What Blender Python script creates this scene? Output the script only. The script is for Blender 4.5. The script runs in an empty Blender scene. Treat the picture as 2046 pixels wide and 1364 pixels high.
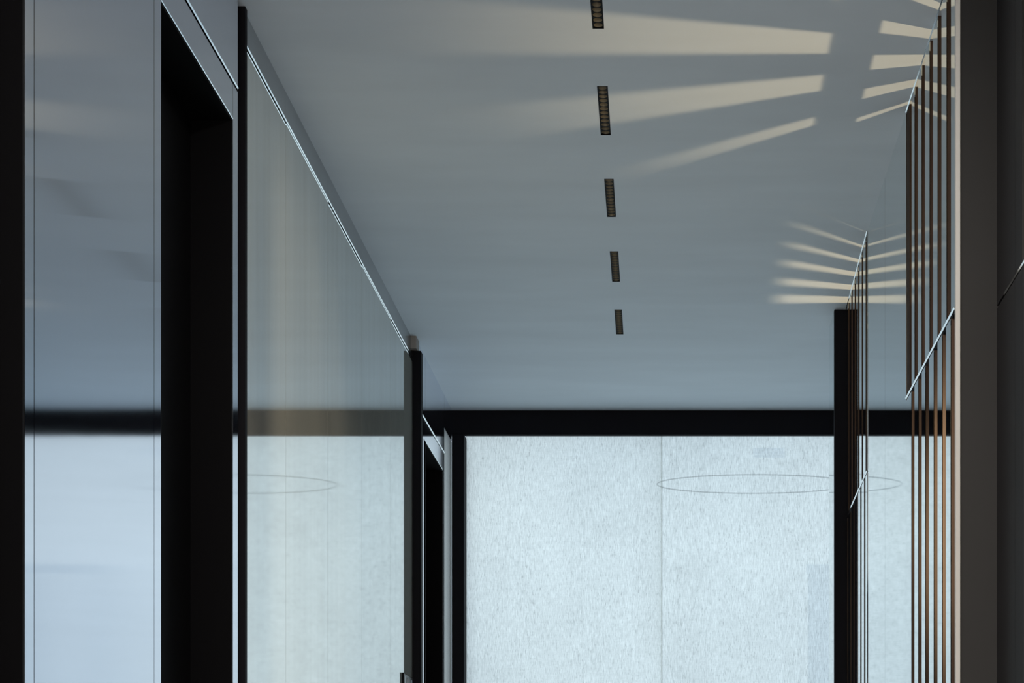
import bpy, bmesh, math, random
from mathutils import Vector
random.seed(7)
SC = bpy.context.scene
COL = SC.collection

# ------------------------------------------------------------------ camera
F = 3600.0                      # focal length in pixels of the 2046 px wide frame
EYE = 1.6                       # eye height
CEIL = 4.0                      # ceiling height
cam = bpy.data.cameras.new('camera')
cam.sensor_fit = 'HORIZONTAL'; cam.sensor_width = 36.0
cam.lens = F / 2046.0 * 36.0
cam.shift_x = -(1338 - 1023) / 2046.0
cam.shift_y = (1680 - 682) / 2046.0
cam.clip_start = 0.05; cam.clip_end = 200
co = bpy.data.objects.new('camera', cam); COL.objects.link(co)
co.location = (0, 0, EYE); co.rotation_euler = (math.pi / 2, 0, 0)
SC.camera = co

# ------------------------------------------------------------------ world: even overcast sky
w = bpy.data.worlds.new('overcast_sky'); SC.world = w; w.use_nodes = True
nt = w.node_tree; nt.nodes.clear()
tc = nt.nodes.new('ShaderNodeTexCoord')
ns = nt.nodes.new('ShaderNodeTexNoise'); ns.inputs['Scale'].default_value = 2.2
ns.inputs['Detail'].default_value = 3
nt.links.new(tc.outputs['Generated'], ns.inputs['Vector'])
cr = nt.nodes.new('ShaderNodeValToRGB')
cr.color_ramp.elements[0].position = .3; cr.color_ramp.elements[0].color = (.66, .83, 1.0, 1)
cr.color_ramp.elements[1].position = .75; cr.color_ramp.elements[1].color = (.86, .95, 1.0, 1)
nt.links.new(ns.outputs['Fac'], cr.inputs['Fac'])
bg = nt.nodes.new('ShaderNodeBackground'); bg.inputs['Strength'].default_value = 1.13
nt.links.new(cr.outputs['Color'], bg.inputs['Color'])
wo = nt.nodes.new('ShaderNodeOutputWorld'); nt.links.new(bg.outputs[0], wo.inputs[0])

def lamp(name, kind, loc, energy, color, **kw):
    l = bpy.data.lights.new(name, kind); l.energy = energy; l.color = color
    for k, v in kw.items(): setattr(l, k, v)
    o = bpy.data.objects.new(name, l); COL.objects.link(o); o.location = loc
    return o

# lamps in the two side rooms behind the slatted screens; their light falls through the slots on the ceiling
def aim(o, p):
    o.rotation_euler = (Vector(p) - o.location).to_track_quat('-Z', 'Y').to_euler()
a = lamp('side_room_lamp', 'SPOT', (1.179, 5.49, 1.765), 78, (1.0, .74, .43), shadow_soft_size=.012,
         spot_size=math.radians(64), spot_blend=.85); aim(a, (.70, 5.44, 4.0))
a = lamp('side_room_lamp', 'SPOT', (1.60, 8.02, 1.6), 140, (1.0, .74, .43), shadow_soft_size=.085,
         spot_size=math.radians(54), spot_blend=1.0); aim(a, (1.05, 7.75, 4.0))
# added fill light behind the viewer, lifts the ceiling and camera-facing trim
a = lamp('rear_fill', 'AREA', (-.17, -2.6, 1.6), 74, (1.0, .88, .76), shape='RECTANGLE', size=1.9, size_y=2.8)
a.rotation_euler = (math.pi / 2, 0, math.pi)
a.rotation_euler = Vector((0, 1, 0)).to_track_quat('-Z', 'Y').to_euler()

lamp('floor_bounce_fill', 'AREA', (-.22, 2.0, 3.97), 74, (1.0, .90, .80), shape='RECTANGLE', size=.12, size_y=4.0)  # added fill out of view; its floor bounce brightens the ceiling
a = lamp('side_room_lamp', 'SPOT', (1.86, 4.76, 2.45), 430, (1.0, .86, .62), shadow_soft_size=.14,
         spot_size=math.radians(43), spot_blend=.5); aim(a, (-1.228, 5.75, 2.62))

vs = SC.view_settings
SC.display_settings.display_device = 'sRGB'
vs.view_transform = 'Standard'; vs.look = 'None'; vs.exposure = 0.0; vs.gamma = 1.0
vs.use_curve_mapping = False

# ------------------------------------------------------------------ materials
def mat(name, color, rough=.5, metal=0.0, spec=.5, noise=None, bump=None, coat=0.0):
    """noise = (scale xyz, amount)   bump = (scale xyz, strength, distance)"""
    m = bpy.data.materials.new(name); m.use_nodes = True
    t = m.node_tree; b = t.nodes['Principled BSDF']
    b.inputs['Base Color'].default_value = (*color, 1)
    b.inputs['Roughness'].default_value = rough
    b.inputs['Metallic'].default_value = metal
    b.inputs['Specular IOR Level'].default_value = spec
    b.inputs['Coat Weight'].default_value = coat
    c = t.nodes.new('ShaderNodeTexCoord')
    def nz(scale, detail=4):
        mp = t.nodes.new('ShaderNodeMapping'); mp.inputs['Scale'].default_value = scale
        t.links.new(c.outputs['Object'], mp.inputs['Vector'])
        n = t.nodes.new('ShaderNodeTexNoise'); n.inputs['Scale'].default_value = 1.0
        n.inputs['Detail'].default_value = detail
        t.links.new(mp.outputs[0], n.inputs['Vector']); return n
    if noise:
        n = nz(noise[0]); r = t.nodes.new('ShaderNodeValToRGB')
        k = noise[1]
        r.color_ramp.elements[0].position = .3; r.color_ramp.elements[1].position = .7
        r.color_ramp.elements[0].color = (*[v * (1 - k) for v in color], 1)
        r.color_ramp.elements[1].color = (*[min(1, v * (1 + k)) for v in color], 1)
        t.links.new(n.outputs['Fac'], r.inputs['Fac'])
        t.links.new(r.outputs[0], b.inputs['Base Color'])
    if bump:
        n = nz(bump[0], 2); bp = t.nodes.new('ShaderNodeBump')
        bp.inputs['Strength'].default_value = bump[1]; bp.inputs['Distance'].default_value = bump[2]
        t.links.new(n.outputs['Fac'], bp.inputs['Height'])
        t.links.new(bp.outputs[0], b.inputs['Normal'])
    return m

M = {}
ANI = 0.0
M['plaster'] = mat('ceiling_plaster', (.76, .86, .95), .55, spec=.25, noise=((1.3, 4.5, 3), .035))
M['floor'] = mat('pale_stone_floor', (.56, .57, .58), .35, noise=((6, 6, 6), .2))
M['mirror'] = mat('polished_steel', (.78, .81, .90), .065, 1.0, bump=((1.5, 1.2, 2.5), .35, .0008))
bn = M['mirror'].node_tree
pb = bn.nodes['Principled BSDF']; pb.inputs['Anisotropic'].default_value = 1.0; pb.inputs['Anisotropic Rotation'].default_value = ANI
tg = bn.nodes.new('ShaderNodeTangent'); tg.direction_type = 'RADIAL'; tg.axis = 'Z'
bn.links.new(tg.outputs[0], pb.inputs['Tangent'])
M['mirror_right'] = mat('polished_steel_right', (.74, .79, .80), .03, 1.0, bump=((1.2, 1.2, .6), .1, .0006))
M['black'] = mat('matt_black', (.004, .004, .005), .6, spec=.06)
M['black_frame'] = mat('black_frame', (.010, .010, .013), .6, spec=.06)
M['substrate'] = mat('dark_substrate', (.01, .01, .01), .8)
M['bead'] = mat('steel_edge', (.86, .92, .95), .10, 1.0)
M['wood'] = mat('walnut', (.092, .060, .041), .6, spec=.25, noise=((30, 30, 1.5), .35))
M['wood_red'] = mat('walnut_red', (.088, .053, .037), .6, spec=.25, noise=((30, 30, 1.5), .35))
M['wood_dark'] = mat('walnut_dark', (.066, .044, .031), .65, spec=.1, noise=((30, 30, 1.5), .3))
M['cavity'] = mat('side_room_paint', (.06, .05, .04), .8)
M['dark_panel'] = mat('dark_bronze_panel', (.022, .022, .024), .5, spec=.2, noise=((3, 3, 2), .1))
M['dark_return'] = mat('dark_grey_return', (.026, .026, .026), .6, noise=((3, 3, 2), .1))
M['beige'] = mat('pale_edge_trim', (.80, .79, .75), .5)
M['speckle'] = mat('speckled_metal', (.97, .98, 1.0), .38, .4, noise=((260, 260, 200), .45), bump=((120, 120, 70), .4, .0006))
M['fascia'] = mat('grey_metal_fascia', (.42, .44, .46), .22, .9, noise=((4, 2, 4), .12))
M['jog'] = mat('painted_return', (.33, .31, .29), .7)
M['cup'] = mat('bronze_reflector', (.30, .265, .19), .5, .2)
M['sign'] = mat('sign_plate', (.025, .03, .035), .35)
M['sign_letter'] = mat('sign_letter', (.45, .50, .55), .35, .3)
M['outside_grey'] = mat('outside_grey', (.85, .90, .97), .8)
M['outside_white'] = mat('outside_white', (.95, .95, .95), .8)
fm = mat('frosted_screen', (.9, .94, 1.0), .8); M['frosted'] = fm
_t = fm.node_tree; _a = _t.nodes.new('ShaderNodeBsdfTransparent'); _a.inputs[0].default_value = (.93, .96, 1, 1)
_m = _t.nodes.new('ShaderNodeMixShader'); _m.inputs[0].default_value = .86
_t.links.new(_t.nodes['Principled BSDF'].outputs[0], _m.inputs[1]); _t.links.new(_a.outputs[0], _m.inputs[2])
_t.links.new(_m.outputs[0], _t.nodes['Material Output'].inputs[0])
fv = fm.copy(); M['frosted_dark'] = fv
fv.node_tree.nodes['Mix Shader'].inputs[0].default_value = .62
M['hem'] = mat('blind_hem', (.30, .34, .40), .8)
M['hoop'] = mat('hoop_grey', (.10, .11, .14), .6)

# mirror with a thin pale-green lacquer veil (left middle panels)
def veil_material():
    m = bpy.data.materials.new('lacquered_steel'); m.use_nodes = True
    t = m.node_tree; t.nodes.clear()
    g = t.nodes.new('ShaderNodeBsdfGlossy'); g.inputs['Color'].default_value = (.97, 1, 1, 1)
    g.inputs['Roughness'].default_value = .035
    d = t.nodes.new('ShaderNodeBsdfDiffuse'); d.inputs['Color'].default_value = (.74, .74, .68, 1)
    c = t.nodes.new('ShaderNodeTexCoord'); mp = t.nodes.new('ShaderNodeMapping')
    mp.inputs['Scale'].default_value = (1, 14, .35)
    n = t.nodes.new('ShaderNodeTexNoise'); n.inputs['Scale'].default_value = 1.0; n.inputs['Detail'].default_value = 3
    t.links.new(c.outputs['Object'], mp.inputs[0]); t.links.new(mp.outputs[0], n.inputs['Vector'])
    r = t.nodes.new('ShaderNodeMapRange')
    r.inputs['From Min'].default_value = .3; r.inputs['From Max'].default_value = .7
    r.inputs['To Min'].default_value = .24; r.inputs['To Max'].default_value = .30
    t.links.new(n.outputs['Fac'], r.inputs['Value'])
    mx = t.nodes.new('ShaderNodeMixShader')
    t.links.new(r.outputs[0], mx.inputs[0]); t.links.new(g.outputs[0], mx.inputs[1]); t.links.new(d.outputs[0], mx.inputs[2])
    o = t.nodes.new('ShaderNodeOutputMaterial'); t.links.new(mx.outputs[0], o.inputs[0])
    return m
M['veil'] = veil_material()

# woven roller-blind cloth: light passes by scattering, a little straight through the weave
def blind_material():
    m = bpy.data.materials.new('woven_blind_cloth'); m.use_nodes = True
    t = m.node_tree; t.nodes.clear(); L = t.links
    c = t.nodes.new('ShaderNodeTexCoord')
    def nz(scale, det=4, rough=.6):
        mp = t.nodes.new('ShaderNodeMapping'); mp.inputs['Scale'].default_value = scale
        L.new(c.outputs['Object'], mp.inputs[0])
        n = t.nodes.new('ShaderNodeTexNoise'); n.inputs['Scale'].default_value = 1
        n.inputs['Detail'].default_value = det; n.inputs['Roughness'].default_value = rough
        L.new(mp.outputs[0], n.inputs['Vector']); return n
    warp = nz((260, 260, 26)); weft = nz((30, 30, 330)); slub = nz((330, 330, 38), 1)
    cloud = nz((1.1, 1.1, 1.1), 3)
    def rng(node, f0, f1, t0, t1):
        r = t.nodes.new('ShaderNodeMapRange')
        for k, v in zip(('From Min', 'From Max', 'To Min', 'To Max'), (f0, f1, t0, t1)): r.inputs[k].default_value = v
        L.new(node.outputs['Fac'], r.inputs['Value']); return r
    def mul(a_, b_):
        q = t.nodes.new('ShaderNodeMath'); q.operation = 'MULTIPLY'
        L.new(a_.outputs[0], q.inputs[0]); L.new(b_.outputs[0], q.inputs[1]); return q
    k = mul(mul(rng(warp, .3, .7, .77, 1.13), rng(weft, .3, .7, .93, 1.03)),
            mul(rng(slub, .60, .72, 1.0, .66), rng(cloud, .3, .7, .90, 1.06)))
    def tint(col):
        v = t.nodes.new('ShaderNodeVectorMath'); v.operation = 'SCALE'
        v.inputs[0].default_value = col; L.new(k.outputs[0], v.inputs['Scale']); return v
    tr = t.nodes.new('ShaderNodeBsdfTranslucent'); L.new(tint((.85, .88, .83)).outputs[0], tr.inputs['Color'])
    tp = t.nodes.new('ShaderNodeBsdfTransparent'); L.new(tint((.98, .98, .93)).outputs[0], tp.inputs['Color'])
    df = t.nodes.new('ShaderNodeBsdfDiffuse'); df.inputs['Color'].default_value = (.7, .72, .72, 1)
    m1 = t.nodes.new('ShaderNodeMixShader'); m1.inputs[0].default_value = .38
    L.new(tr.outputs[0], m1.inputs[1]); L.new(tp.outputs[0], m1.inputs[2])
    m2 = t.nodes.new('ShaderNodeMixShader'); m2.inputs[0].default_value = .08
    L.new(m1.outputs[0], m2.inputs[1]); L.new(df.outputs[0], m2.inputs[2])
    o = t.nodes.new('ShaderNodeOutputMaterial'); L.new(m2.outputs[0], o.inputs[0])
    return m
M['blind'] = blind_material()

# ------------------------------------------------------------------ mesh helpers
def box(bm, x0, x1, y0, y1, z0, z1, bev=0):
    v = [bm.verts.new(p) for p in ((x0,y0,z0),(x1,y0,z0),(x1,y1,z0),(x0,y1,z0),(x0,y0,z1),(x1,y0,z1),(x1,y1,z1),(x0,y1,z1))]
    fs = [bm.faces.new([v[i] for i in q]) for q in ((0,3,2,1),(4,5,6,7),(0,1,5,4),(1,2,6,5),(2,3,7,6),(3,0,4,7))]
    if bev:
        es = list({e for f in fs for e in f.edges})
        bmesh.ops.bevel(bm, geom=es, offset=bev, segments=1, affect='EDGES')
    return bm

def prism(bm, pts, z0, z1):
    """vertical prism over an xy polygon (counter-clockwise)"""
    a_ = [bm.verts.new((x, y, z0)) for x, y in pts]; b_ = [bm.verts.new((x, y, z1)) for x, y in pts]
    n = len(pts)
    bm.faces.new(a_[::-1]); bm.faces.new(b_)
    for i in range(n): bm.faces.new((a_[i], a_[(i+1) % n], b_[(i+1) % n], b_[i]))
    return bm

def rod(bm, p, q, r, n=10):
    p = Vector(p); q = Vector(q); d = (q - p).normalized()
    u = d.orthogonal().normalized(); v = d.cross(u)
    A = []; B = []
    for i in range(n):
        t_ = 2 * math.pi * i / n; o_ = u * math.cos(t_) * r + v * math.sin(t_) * r
        A.append(bm.verts.new(p + o_)); B.append(bm.verts.new(q + o_))
    for i in range(n): bm.faces.new((A[i], A[(i+1) % n], B[(i+1) % n], B[i])).smooth = True
    bm.faces.new(A[::-1]); bm.faces.new(B)
    return bm

def wedge(bm, x, y0, y1, z, w_, side=1, x2=None):
    """three-sided metal edge strip along y; its broad flat looks down and into the corridor"""
    x2 = x if x2 is None else x2
    A = [bm.verts.new(p) for p in ((x, y0, z - w_), (x + side * w_, y0, z), (x, y0, z))]
    C = [bm.verts.new(p) for p in ((x2, y1, z - w_), (x2 + side * w_, y1, z), (x2, y1, z))]
    bm.faces.new(A); bm.faces.new(C[::-1])
    for i in range(3): bm.faces.new((A[i], C[i], C[(i+1) % 3], A[(i+1) % 3]))
    return bm

def obj(name, bm, m, parent=None, loc=None, **props):
    bmesh.ops.recalc_face_normals(bm, faces=bm.faces)
    if loc is not None:
        for v in bm.verts: v.co -= Vector(loc)
    me = bpy.data.meshes.new(name); bm.to_mesh(me); bm.free()
    if isinstance(m, (list, tuple)):
        for q in m: me.materials.append(M[q])
    else: me.materials.append(M[m])
    o = bpy.data.objects.new(name, me); COL.objects.link(o)
    if loc is not None: o.location = loc
    if parent is not None:
        o.parent = parent
        if loc is None: o.location = Vector((0, 0, 0)) - parent.location
    for k, v in props.items(): o[k] = v
    return o

def B(name, m, x0, x1, y0, y1, z0, z1, parent=None, bev=0, **props):
    return obj(name, box(bmesh.new(), x0, x1, y0, y1, z0, z1, bev), m, parent, **props)

def empty(name, loc, label=None, category=None, group=None, kind=None):
    o = bpy.data.objects.new(name, None); COL.objects.link(o); o.location = loc
    if label: o['label'] = label
    if category: o['category'] = category
    if group: o['group'] = group
    if kind: o['kind'] = kind
    return o

ZW = 10.07                      # window plane
XL, XR = -1.228, .779           # polished faces of the side walls
H = lambda h: EYE + h           # heights given above the eye

# ------------------------------------------------------------------ structure: floor, ceiling
B('floor', 'floor', -1.7, 2.05, -3.2, 10.5, -.15, 0, kind='structure')
slots = []
for i in range(5):
    y0 = 1 / (5.702e-4 + i * .929e-4); y1 = 1 / (5.702e-4 + i * .929e-4 + .462e-4)
    slots.append((8640 / y0, 8640 / y1))
SW = .0345
cx = lambda y: -.211 + (y - 5.33) * -.0078
bm = bmesh.new()
y0, y1 = -3.2, 10.5; t0, t1 = CEIL, CEIL + .2
prism(bm, [(-1.7, y0), (cx(y0) - SW/2, y0), (cx(y1) - SW/2, y1), (-1.7, y1)], t0, t1)
prism(bm, [(cx(y0) + SW/2, y0), (2.05, y0), (2.05, y1), (cx(y1) + SW/2, y1)], t0, t1)
seg = [y0]
for s in slots: seg += list(s)
seg.append(y1)
for i in range(0, len(seg), 2):
    p, q = seg[i], seg[i+1]
    prism(bm, [(cx(p) - SW/2, p), (cx(p) + SW/2, p), (cx(q) + SW/2, q), (cx(q) - SW/2, q)], t0, t1)
obj('ceiling', bm, 'plaster', kind='structure')

# ------------------------------------------------------------------ structure: window wall
wi = empty('window_1', (0, ZW, 0), kind='structure')
B('window_head', 'black_frame', -1.23, 1.62, ZW - .03, ZW + .015, H(2.265), CEIL - .0005, wi, .001)
B('window_head', 'black_frame', -1.23, 1.62, ZW + .095, ZW + .12, H(2.315), CEIL - .0005, wi, .001)
B('window_frame', 'black_frame', -1.212, -1.144, ZW - .05, ZW + .10, .0, H(2.265), wi, .003)
B('window_frame', 'black_frame', 1.56, 1.62, ZW - .03, ZW + .10, .0, H(2.265), wi, .003)
B('window_sill', 'black_frame', -1.144, 1.56, ZW - .03, ZW + .10, .0, .10, wi, .003)
B('wall_back', 'cavity', -1.7, 2.05, -3.35, -3.2, 0, CEIL, kind='structure')

def blind(x0, x1, label):
    YB = ZW + .04 + (.034 if -.5 < x0 < .5 else 0)
    t = empty('roller_blind', ((x0 + x1) / 2, ZW + .05, 0), label, 'blind', 'roller blinds across the end window')
    obj('cloth', box(bmesh.new(), x0 + .0012, x1 - .0012, ZW + .049, ZW + .050, .16, H(2.27)), 'blind', t)
    # cloth needs a single sheet: drop the doubled thickness by rebuilding as a plane
    t.children[0].data.clear_geometry()
    b2 = bmesh.new(); n = 12
    for i in range(n):
        xa = x0 + .0015 + (x1 - x0 - .003) * i / n; xb = x0 + .0015 + (x1 - x0 - .003) * (i + 1) / n
        ya = YB + .002 * math.sin(i * .9); yb = YB + .002 * math.sin((i + 1) * .9)
        b2.faces.new([b2.verts.new(p) for p in ((xa, ya, .16), (xb, yb, .16), (xb, yb, H(2.29)), (xa, ya, H(2.29)))])
    bmesh.ops.remove_doubles(b2, verts=b2.verts, dist=1e-5)
    for v in b2.verts: v.co -= Vector(t.location)
    b2.to_mesh(t.children[0].data); b2.free()
    t.children[0].location = (0, 0, 0)
    for xe in (x0 + .0015, x1 - .0015):
        b3 = box(bmesh.new(), xe - .001, xe + .001, YB - .003, YB - .002, .16, H(2.28))
        obj('side_hem', b3, 'hem', t)
    obj('bottom_bar', rod(bmesh.new(), (x0 + .003, YB, .15), (x1 - .003, YB, .15), .012), 'bead', t)
    obj('roller_tube', rod(bmesh.new(), (x0 + .003, YB, H(2.31)), (x1 - .003, YB, H(2.31)), .014), 'black_frame', t)
    return t
blind(-1.144, -.041, 'pale woven roller blind between the black left frame and the thin seam')
blind(-.049, 1.059, 'pale woven roller blind right of the thin seam, oval hoop behind it')
blind(1.051, 1.56, 'pale woven roller blind at far right, seen only in the polished walls')

# outside, dimly seen through the cloth
t = empty('hanging_hoop', (.60, 12.8, H(2.535)), 'thin grey oval hoop behind the right roller blind', 'hoop')
bm = bmesh.new()
N = 64; rings = []
for i in range(N):
    a_ = 2 * math.pi * i / N
    c_ = Vector((.60 + .69 * math.cos(a_), 12.8 + .335 * math.sin(a_), H(2.535)))
    rd = Vector((math.cos(a_), math.sin(a_), 0))
    rings.append([bm.verts.new(c_ + rd * .0045 * math.cos(q) + Vector((0, 0, .0045 * math.sin(q)))) for q in (0, math.pi/2, math.pi, 3*math.pi/2)])
for i in range(N):
    A, C = rings[i], rings[(i+1) % N]
    for k in range(4): bm.faces.new((A[k], A[(k+1) % 4], C[(k+1) % 4], C[k]))
obj('ring', bm, 'hoop', t)
for dx in (-.55, .55):
    obj('suspension_wire', rod(bmesh.new(), (.6 + dx, 12.8 + (.335 * math.sqrt(1 - (dx/.69)**2)), H(2.535)), (.6 + dx, 12.8 + .2, H(3.4)), .0008, 5), 'hoop', t)
t = empty('louvred_vent', (.60, 11.2, H(2.40)), 'small grey louvred vent behind the right roller blind near its top', 'vent')
for k in range(3):
    z = H(2.385) + k * .021
    B('slat', 'frosted_dark', .52, .715, 11.19, 11.205, z, z + .015, t)
t = empty('balcony_screen', (1.7, 10.75, 0), 'pale panelled screen outside, behind the far right of the window', 'screen')
B('top_rail', 'frosted', .80, 2.2, 10.54, 10.56, H(1.57), H(1.62), t)
for k in range(3):
    B('panel', 'frosted', .81 + k * .46, .81 + k * .46 + (.44 if k else .15), 10.54, 10.56, .0, H(1.565), t)

# ------------------------------------------------------------------ left wall
wl = empty('wall_left', (XL, 3, 0), kind='structure')
B('backing', 'substrate', -1.62, -1.36, -3.2, ZW + .1, 0, CEIL, wl)
BK = -1.359
def panel(y0, y1, z0, z1, m='mirror', x=XL, gap=.0015, name='panel'):
    return B(name, m, BK, x, y0 + gap, y1 - gap, z0, z1, wl)
def bead(y0, y1, z, x=XL, r=.0022, dz=0.0, parent=wl):
    return obj('edge_bead', wedge(bmesh.new(), x, y0, y1, z, r * 2.0), 'bead', parent)
UP = H(2.134)                    # shadow gap height, near part
# near part
panel(-3.2, 0.2, 0, UP - .006); panel(.2, 2.72, 0, UP - .006)
panel(2.72, 3.43, H(2.03), UP - .006)
panel(3.43, 3.481, 0, UP - .006); panel(3.481, 4.292, 0, UP - .006, gap=.0018); panel(4.292, 4.35, 0, UP - .006)
panel(4.35, 5.064, H(2.03), UP - .006); panel(5.064, 5.123, 0, UP - .006)
for a_, b_ in ((-3.2, .2), (.2, 2.72), (2.72, 5.123)):
    panel(a_, b_, UP + .006, CEIL)
    bead(a_, min(b_, 5.122), UP + .006, r=.0015)
# middle part: five tall lacquered panels under a fascia
mid = [5.205, 5.764, 6.473, 7.189, 7.923, 8.600]
for i in range(5):
    top = H(2.296 if i in (1, 3) else 2.290)
    panel(mid[i], mid[i+1], 0, top, 'veil', gap=.0012)
    bead(mid[i] + .001, mid[i+1] - .001, top, r=.0010)
    B('fascia_panel', 'fascia', BK, XL - .002, mid[i] + .0004, mid[i+1] - .0004, H(2.306), CEIL, wl)
bead(5.205, 8.60, H(2.306), r=.0015)
# far part, 16 mm proud
XF = -1.212
B('jog', 'jog', BK, -1.204, 8.56, 8.66, H(2.342), CEIL, wl)
panel(8.66, 8.88, 0, H(2.078), x=XF); panel(8.88, 9.63, H(1.984), H(2.078), x=XF)
panel(9.63, 9.69, 0, H(2.078), x=XF); panel(9.69, ZW - .05, 0, H(2.22), 'speckle', x=XF); panel(9.69, ZW - .05, H(2.223), CEIL, x=XF)
panel(8.66, 8.93, H(2.088), CEIL, x=XF); panel(8.93, 9.69, H(2.088), CEIL, x=XF)
bead(8.66, 9.69, H(2.088), x=XF, r=.0022)

for a_, b_ in ((5.1235, 5.2045), (8.600, 8.658)):
    B('post_backing', 'substrate', BK, -1.2435 if a_ < 6 else XL - .0005, a_, b_, 0, CEIL if a_ < 6 else H(2.34), wl)

# doors: black, set back in black reveals
def door(n, y0, y1, h, xf):
    d = empty(f'door_{n}', (xf, (y0 + y1) / 2, 0), kind='structure')
    ym = (y0 + y1) / 2
    B('door_leaf', 'black', -1.358, -1.345, y0 + .002, ym - .0015, 0.01, h - .008, d)
    B('door_leaf', 'black', -1.358, -1.345, ym + .0015, y1 - .002, 0.01, h - .008, d)
    B('door_jamb', 'black', -1.345, xf - .001, y1 - .008, y1, 0, h, d)
    B('door_jamb', 'black', -1.345, xf - .001, y0, y0 + .008, 0, h, d)
    B('door_head', 'black', -1.345, xf - .001, y0 + .008, y1 - .008, h - .008, h, d)
    bead(y0, y1, h, x=xf, r=.0009, parent=d)
    return d
door(1, 2.72, 3.43, H(2.03), XL)
door(2, 4.35, 5.064, H(2.03), XL)
door(3, 8.95, 9.63, H(1.984), XF)

# black upright fins
def post(y0, y1, x0, x1, z1, label, group=None):
    o = B('post', 'black_frame', x0, x1, y0, y1, 0, z1, None, .001)
    o.location = ((x0 + x1)/2, (y0 + y1)/2, 0)
    for v in o.data.vertices: v.co -= Vector(o.location)
    o['label'] = label; o['category'] = 'post'
    if group: o['group'] = group
    return o
post(5.180, 5.205, -1.243, -1.2202, CEIL, 'slim black post running up to the ceiling on the left, nearest the viewer', 'black posts')
post(8.600, 8.658, XL, -1.187, H(2.34), 'black post on the left wall stopping short of the ceiling, beside the far door', 'black posts')
post(8.135, 8.165, .744, .86, CEIL, 'black post on the right between striped screen and window', 'black posts')

# ------------------------------------------------------------------ right wall
wr = empty('wall_right', (XR, 6, 0), kind='structure')
RAIL = H(1.455)
def rpanel(y0, y1, z0, z1, m='mirror_right', x0=XR, x1=XR + .04, gap=.001):
    return B('panel', m, x0, x1, y0 + gap, y1 - gap, z0, z1, wr)
rpanel(5.935, 6.52, 0, CEIL); rpanel(6.52, 7.085, 0, CEIL)
rpanel(8.165, 8.425, 0, CEIL, x0=.745, x1=.80)
# near dark stretch, stepped back
for a_, b_ in ((-3.2, 1.5), (1.5, 3.6), (3.6, 4.56), (4.56, 4.654), (4.654, 4.965)):
    rpanel(a_, b_, 0, RAIL - .004, 'dark_panel', .892, .95)
    rpanel(a_, b_, RAIL + .004, CEIL, 'mirror_right' if b_ < 4.6 else 'dark_panel', .892, .95)
obj('edge_bead', wedge(bmesh.new(), .892, 3.6, 4.80, RAIL + .003, .003, -1), 'bead', wr)
B('return_panel', 'dark_return', .791, .95, 4.912, 4.9245, 0, CEIL, wr, .0005)
B('edge_trim', 'beige', .779, .791, 4.905, 4.9245, 0, CEIL, wr, .0005)
# side rooms behind the screens (closed, dark)
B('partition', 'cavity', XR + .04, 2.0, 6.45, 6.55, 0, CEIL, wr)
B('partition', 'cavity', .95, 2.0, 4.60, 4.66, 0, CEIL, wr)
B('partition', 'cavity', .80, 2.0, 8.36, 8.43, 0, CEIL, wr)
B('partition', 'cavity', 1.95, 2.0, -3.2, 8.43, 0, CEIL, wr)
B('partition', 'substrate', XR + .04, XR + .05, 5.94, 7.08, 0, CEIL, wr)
B('partition', 'wood_dark', .90, .92, 6.56, 8.35, 0, RAIL, wr)  # added unseen blocker: stops the far lamp's rays below the rail
M['beige_wall'] = mat('painted_wall', (.5, .5, .48), .7)
B('wall_far_right', 'beige_wall', 1.62, 2.0, 8.43, ZW + .1, 0, CEIL, kind='structure')

# ------------------------------------------------------------------ striped screens
def screen(y0, y1, x_near, x_far, upper, lower, label, depth=.05):
    """polished slats with wooden edges; upper / lower are the openings between them"""
    xs = lambda y: x_near + (x_far - x_near) * (y - y0) / (y1 - y0)
    t = empty('striped_screen', (xs(y0), (y0 + y1) / 2, 0), label, 'screen', 'striped screens in the right wall')
    woods = ['wood_dark', 'wood', 'wood_red', 'wood', 'wood_dark', 'wood_red', 'wood']
    def run(opens, z0, z1, k0, plain_last=False):
        e = [y0] + [v for o_ in opens for v in o_] + [y1]
        for i in range(0, len(e), 2):
            a_, b_ = e[i], e[i+1]
            if b_ - a_ < .004: continue
            # wooden batten
            b2 = bmesh.new()
            prism(b2, [(xs(a_) + .0025, a_), (xs(a_) + depth, a_), (xs(b_) + depth, b_), (xs(b_) + .0025, b_)], z0, z1)
            s = obj('slat', b2, woods[(k0 + i // 2 * 3) % 7], t)
            if plain_last and i == len(e) - 2: continue
            # polished face plate
            b2 = bmesh.new()
            prism(b2, [(xs(a_) - .0, a_ - .0004), (xs(a_) + .0024, a_ - .0004), (xs(b_) + .0024, b_ + .0004), (xs(b_), b_ + .0004)], z0, z1)
            f = obj('face_plate', b2, 'mirror_right', s, loc=(0, 0, 0))
            f.location = (0, 0, 0)
    run(upper, RAIL + .006, CEIL, 0, x_near == x_far)
    run(lower, 0, RAIL - .006, 2)
    b2 = bmesh.new()
    prism(b2, [(xs(y0) + .004, y0), (xs(y0) + .078, y0), (xs(y1) + .078, y1), (xs(y1) + .004, y1)], RAIL - .0055, RAIL + .0055)
    obj('rail', b2, 'black_frame', t)
    obj('rail_bead', wedge(bmesh.new(), xs(y0), y0, y1, RAIL + .003, .0036, -1, xs(y1)), 'bead', t)
    obj('top_bead', wedge(bmesh.new(), xs(y0), y0, y1, CEIL, .003, -1, xs(y1)), 'bead', t)
    return t
screen(4.925, 5.935, XR, XR,
       [(4.989, 5.072), (5.164, 5.241), (5.331, 5.403), (5.498, 5.575), (5.653, 5.734), (5.80, 5.868)],
       [(4.926, 4.998), (5.08, 5.154), (5.24, 5.318), (5.412, 5.492), (5.568, 5.648), (5.733, 5.808)],
       'striped wooden screen with polished faces, nearer the viewer on the right wall')
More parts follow.
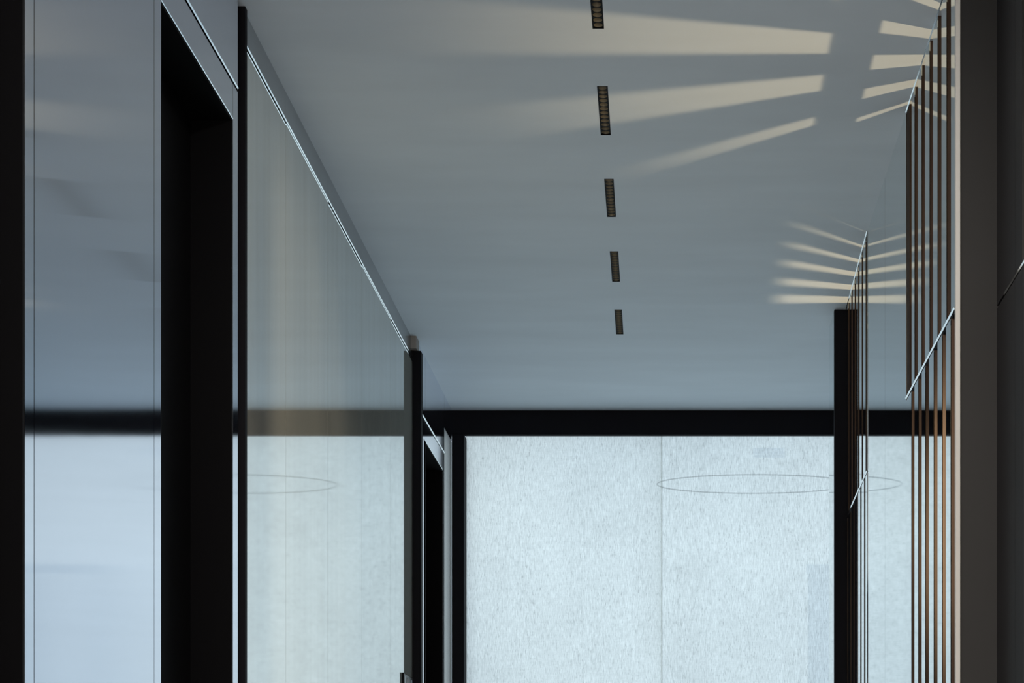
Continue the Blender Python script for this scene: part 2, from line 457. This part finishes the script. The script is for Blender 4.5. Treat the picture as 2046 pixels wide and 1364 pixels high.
screen(7.09, 8.13, .777, .797,
       [(7.10, 7.16), (7.262, 7.335), (7.435, 7.51), (7.60, 7.68), (7.775, 7.855), (7.945, 8.035)],
       [(7.16, 7.23), (7.335, 7.405), (7.505, 7.575), (7.68, 7.75), (7.85, 7.92), (8.02, 8.09)],
       'narrow-looking striped screen with polished faces, farther along beside the black post')

# ------------------------------------------------------------------ recessed linear ceiling lights
names = ['cut off by the top edge of the photo', 'second from the top edge of the photo', 'middle one of the row of five',
         'second one back from the window', 'smallest looking, nearest the window']
def ceiling_light(y0, y1, label):
    c0 = ((cx(y0) + cx(y1)) / 2, (y0 + y1) / 2, CEIL)
    t = empty('ceiling_light', c0, label, 'ceiling light', 'slim recessed ceiling lights in a row')
    w_ = SW / 2 - .0004; top = CEIL + .05
    def strip(a_, b_, xa, xb, z0, z1):
        b2 = bmesh.new()
        prism(b2, [(cx(a_) + xa, a_), (cx(a_) + xb, a_), (cx(b_) + xb, b_), (cx(b_) + xa, b_)], z0, z1); return b2
    h = bmesh.new()
    for q in ((y0, y1, -w_, -w_ + .0022, CEIL, top), (y0, y1, w_ - .0022, w_, CEIL, top),
              (y0, y0 + .002, -w_ + .0022, w_ - .0022, CEIL, top), (y1 - .002, y1, -w_ + .0022, w_ - .0022, CEIL, top),
              (y0, y1, -w_, w_, top, top + .003)):
        a_, b_, xa, xb, z0, z1 = q
        prism(h, [(cx(a_) + xa, a_), (cx(a_) + xb, a_), (cx(b_) + xb, b_), (cx(b_) + xa, b_)], z0, z1)
    n = 12; L_ = (y1 - y0 - .004) / n
    for i in range(n):                       # aperture plate: a square with a round hole per cup
        yc = y0 + .002 + (i + .5) * L_; xc = cx(yc); S = 16
        hx, hy = w_ - .0022, L_ / 2
        inn, out = [], []
        for j in range(S):
            c_, s_ = math.cos(2*math.pi*(j+.0)/S), math.sin(2*math.pi*(j+.0)/S)
            k = 1 / max(abs(c_), abs(s_))
            inn.append(h.verts.new((xc + .0135 * c_, yc + hy * .86 * s_, CEIL + .0024)))
            out.append(h.verts.new((xc + hx * c_ * k, yc + hy * s_ * k, CEIL + .0024)))
        for j in range(S): h.faces.new((inn[j], inn[(j+1) % S], out[(j+1) % S], out[j]))
    obj('housing', h, 'black', t)
    for i in range(n):
        yc = y0 + .002 + (i + .5) * L_; xc = cx(yc)
        b2 = bmesh.new(); R_ = .0135; S = 16; K = 5; prev = None
        for k in range(K + 1):
            ph = k / K * math.pi / 2
            r_ = R_ * math.cos(ph) if k < K else 0
            z_ = CEIL + .0026 + .024 * math.sin(ph)
            if k == K: ring = [b2.verts.new((xc, yc, z_))]
            else: ring = [b2.verts.new((xc + r_ * math.cos(2*math.pi*j/S), yc + L_ / 2 * .86 * (r_ / R_) * math.sin(2*math.pi*j/S), z_)) for j in range(S)]
            if prev:
                for j in range(S):
                    if len(ring) == 1: f = b2.faces.new((prev[j], prev[(j+1) % S], ring[0]))
                    else: f = b2.faces.new((prev[j], prev[(j+1) % S], ring[(j+1) % S], ring[j]))
                    f.smooth = True
            prev = ring
        obj('reflector_cup', b2, 'cup', t)
    return t
for s, nm in zip(slots, names):
    ceiling_light(s[0] + .001, s[1] - .001, 'slim black recessed ceiling light, ' + nm)

# ------------------------------------------------------------------ small sign on the left wall
t = empty('wall_sign', (XL + .004, 8.42, H(.70)), 'small dark wall sign with pale letters at the bottom edge of the photo', 'sign')
z1 = H(.772)
B('plate', 'sign', XL + .0005, XL + .006, 8.27, 8.56, H(.55), z1, t, .0008)
B('side_edge', 'black_frame', XL + .0005, XL + .0095, 8.262, 8.27, H(.55), z1 + .002, t)
def stroke(y0, y1, zt0, zt1, wd=.016):
    b2 = bmesh.new(); x0, x1 = XL + .006, XL + .0085
    a_, c_ = H(zt0), H(zt1)
    vs_ = [b2.verts.new(p) for p in ((x0, y0, a_), (x0, y0 + wd, a_), (x0, y1 + wd, c_), (x0, y1, c_),
                                     (x1, y0, a_), (x1, y0 + wd, a_), (x1, y1 + wd, c_), (x1, y1, c_))]
    for q in ((0,3,2,1),(4,5,6,7),(0,1,5,4),(1,2,6,5),(2,3,7,6),(3,0,4,7)): b2.faces.new([vs_[i] for i in q])
    obj('letter_stroke', b2, 'sign_letter', t)
for a_, b_ in ((8.295, 8.295), (8.345, 8.375), (8.405, 8.375), (8.43, 8.43), (8.44, 8.50), (8.515, 8.515)):
    stroke(a_, b_, .60, .760)
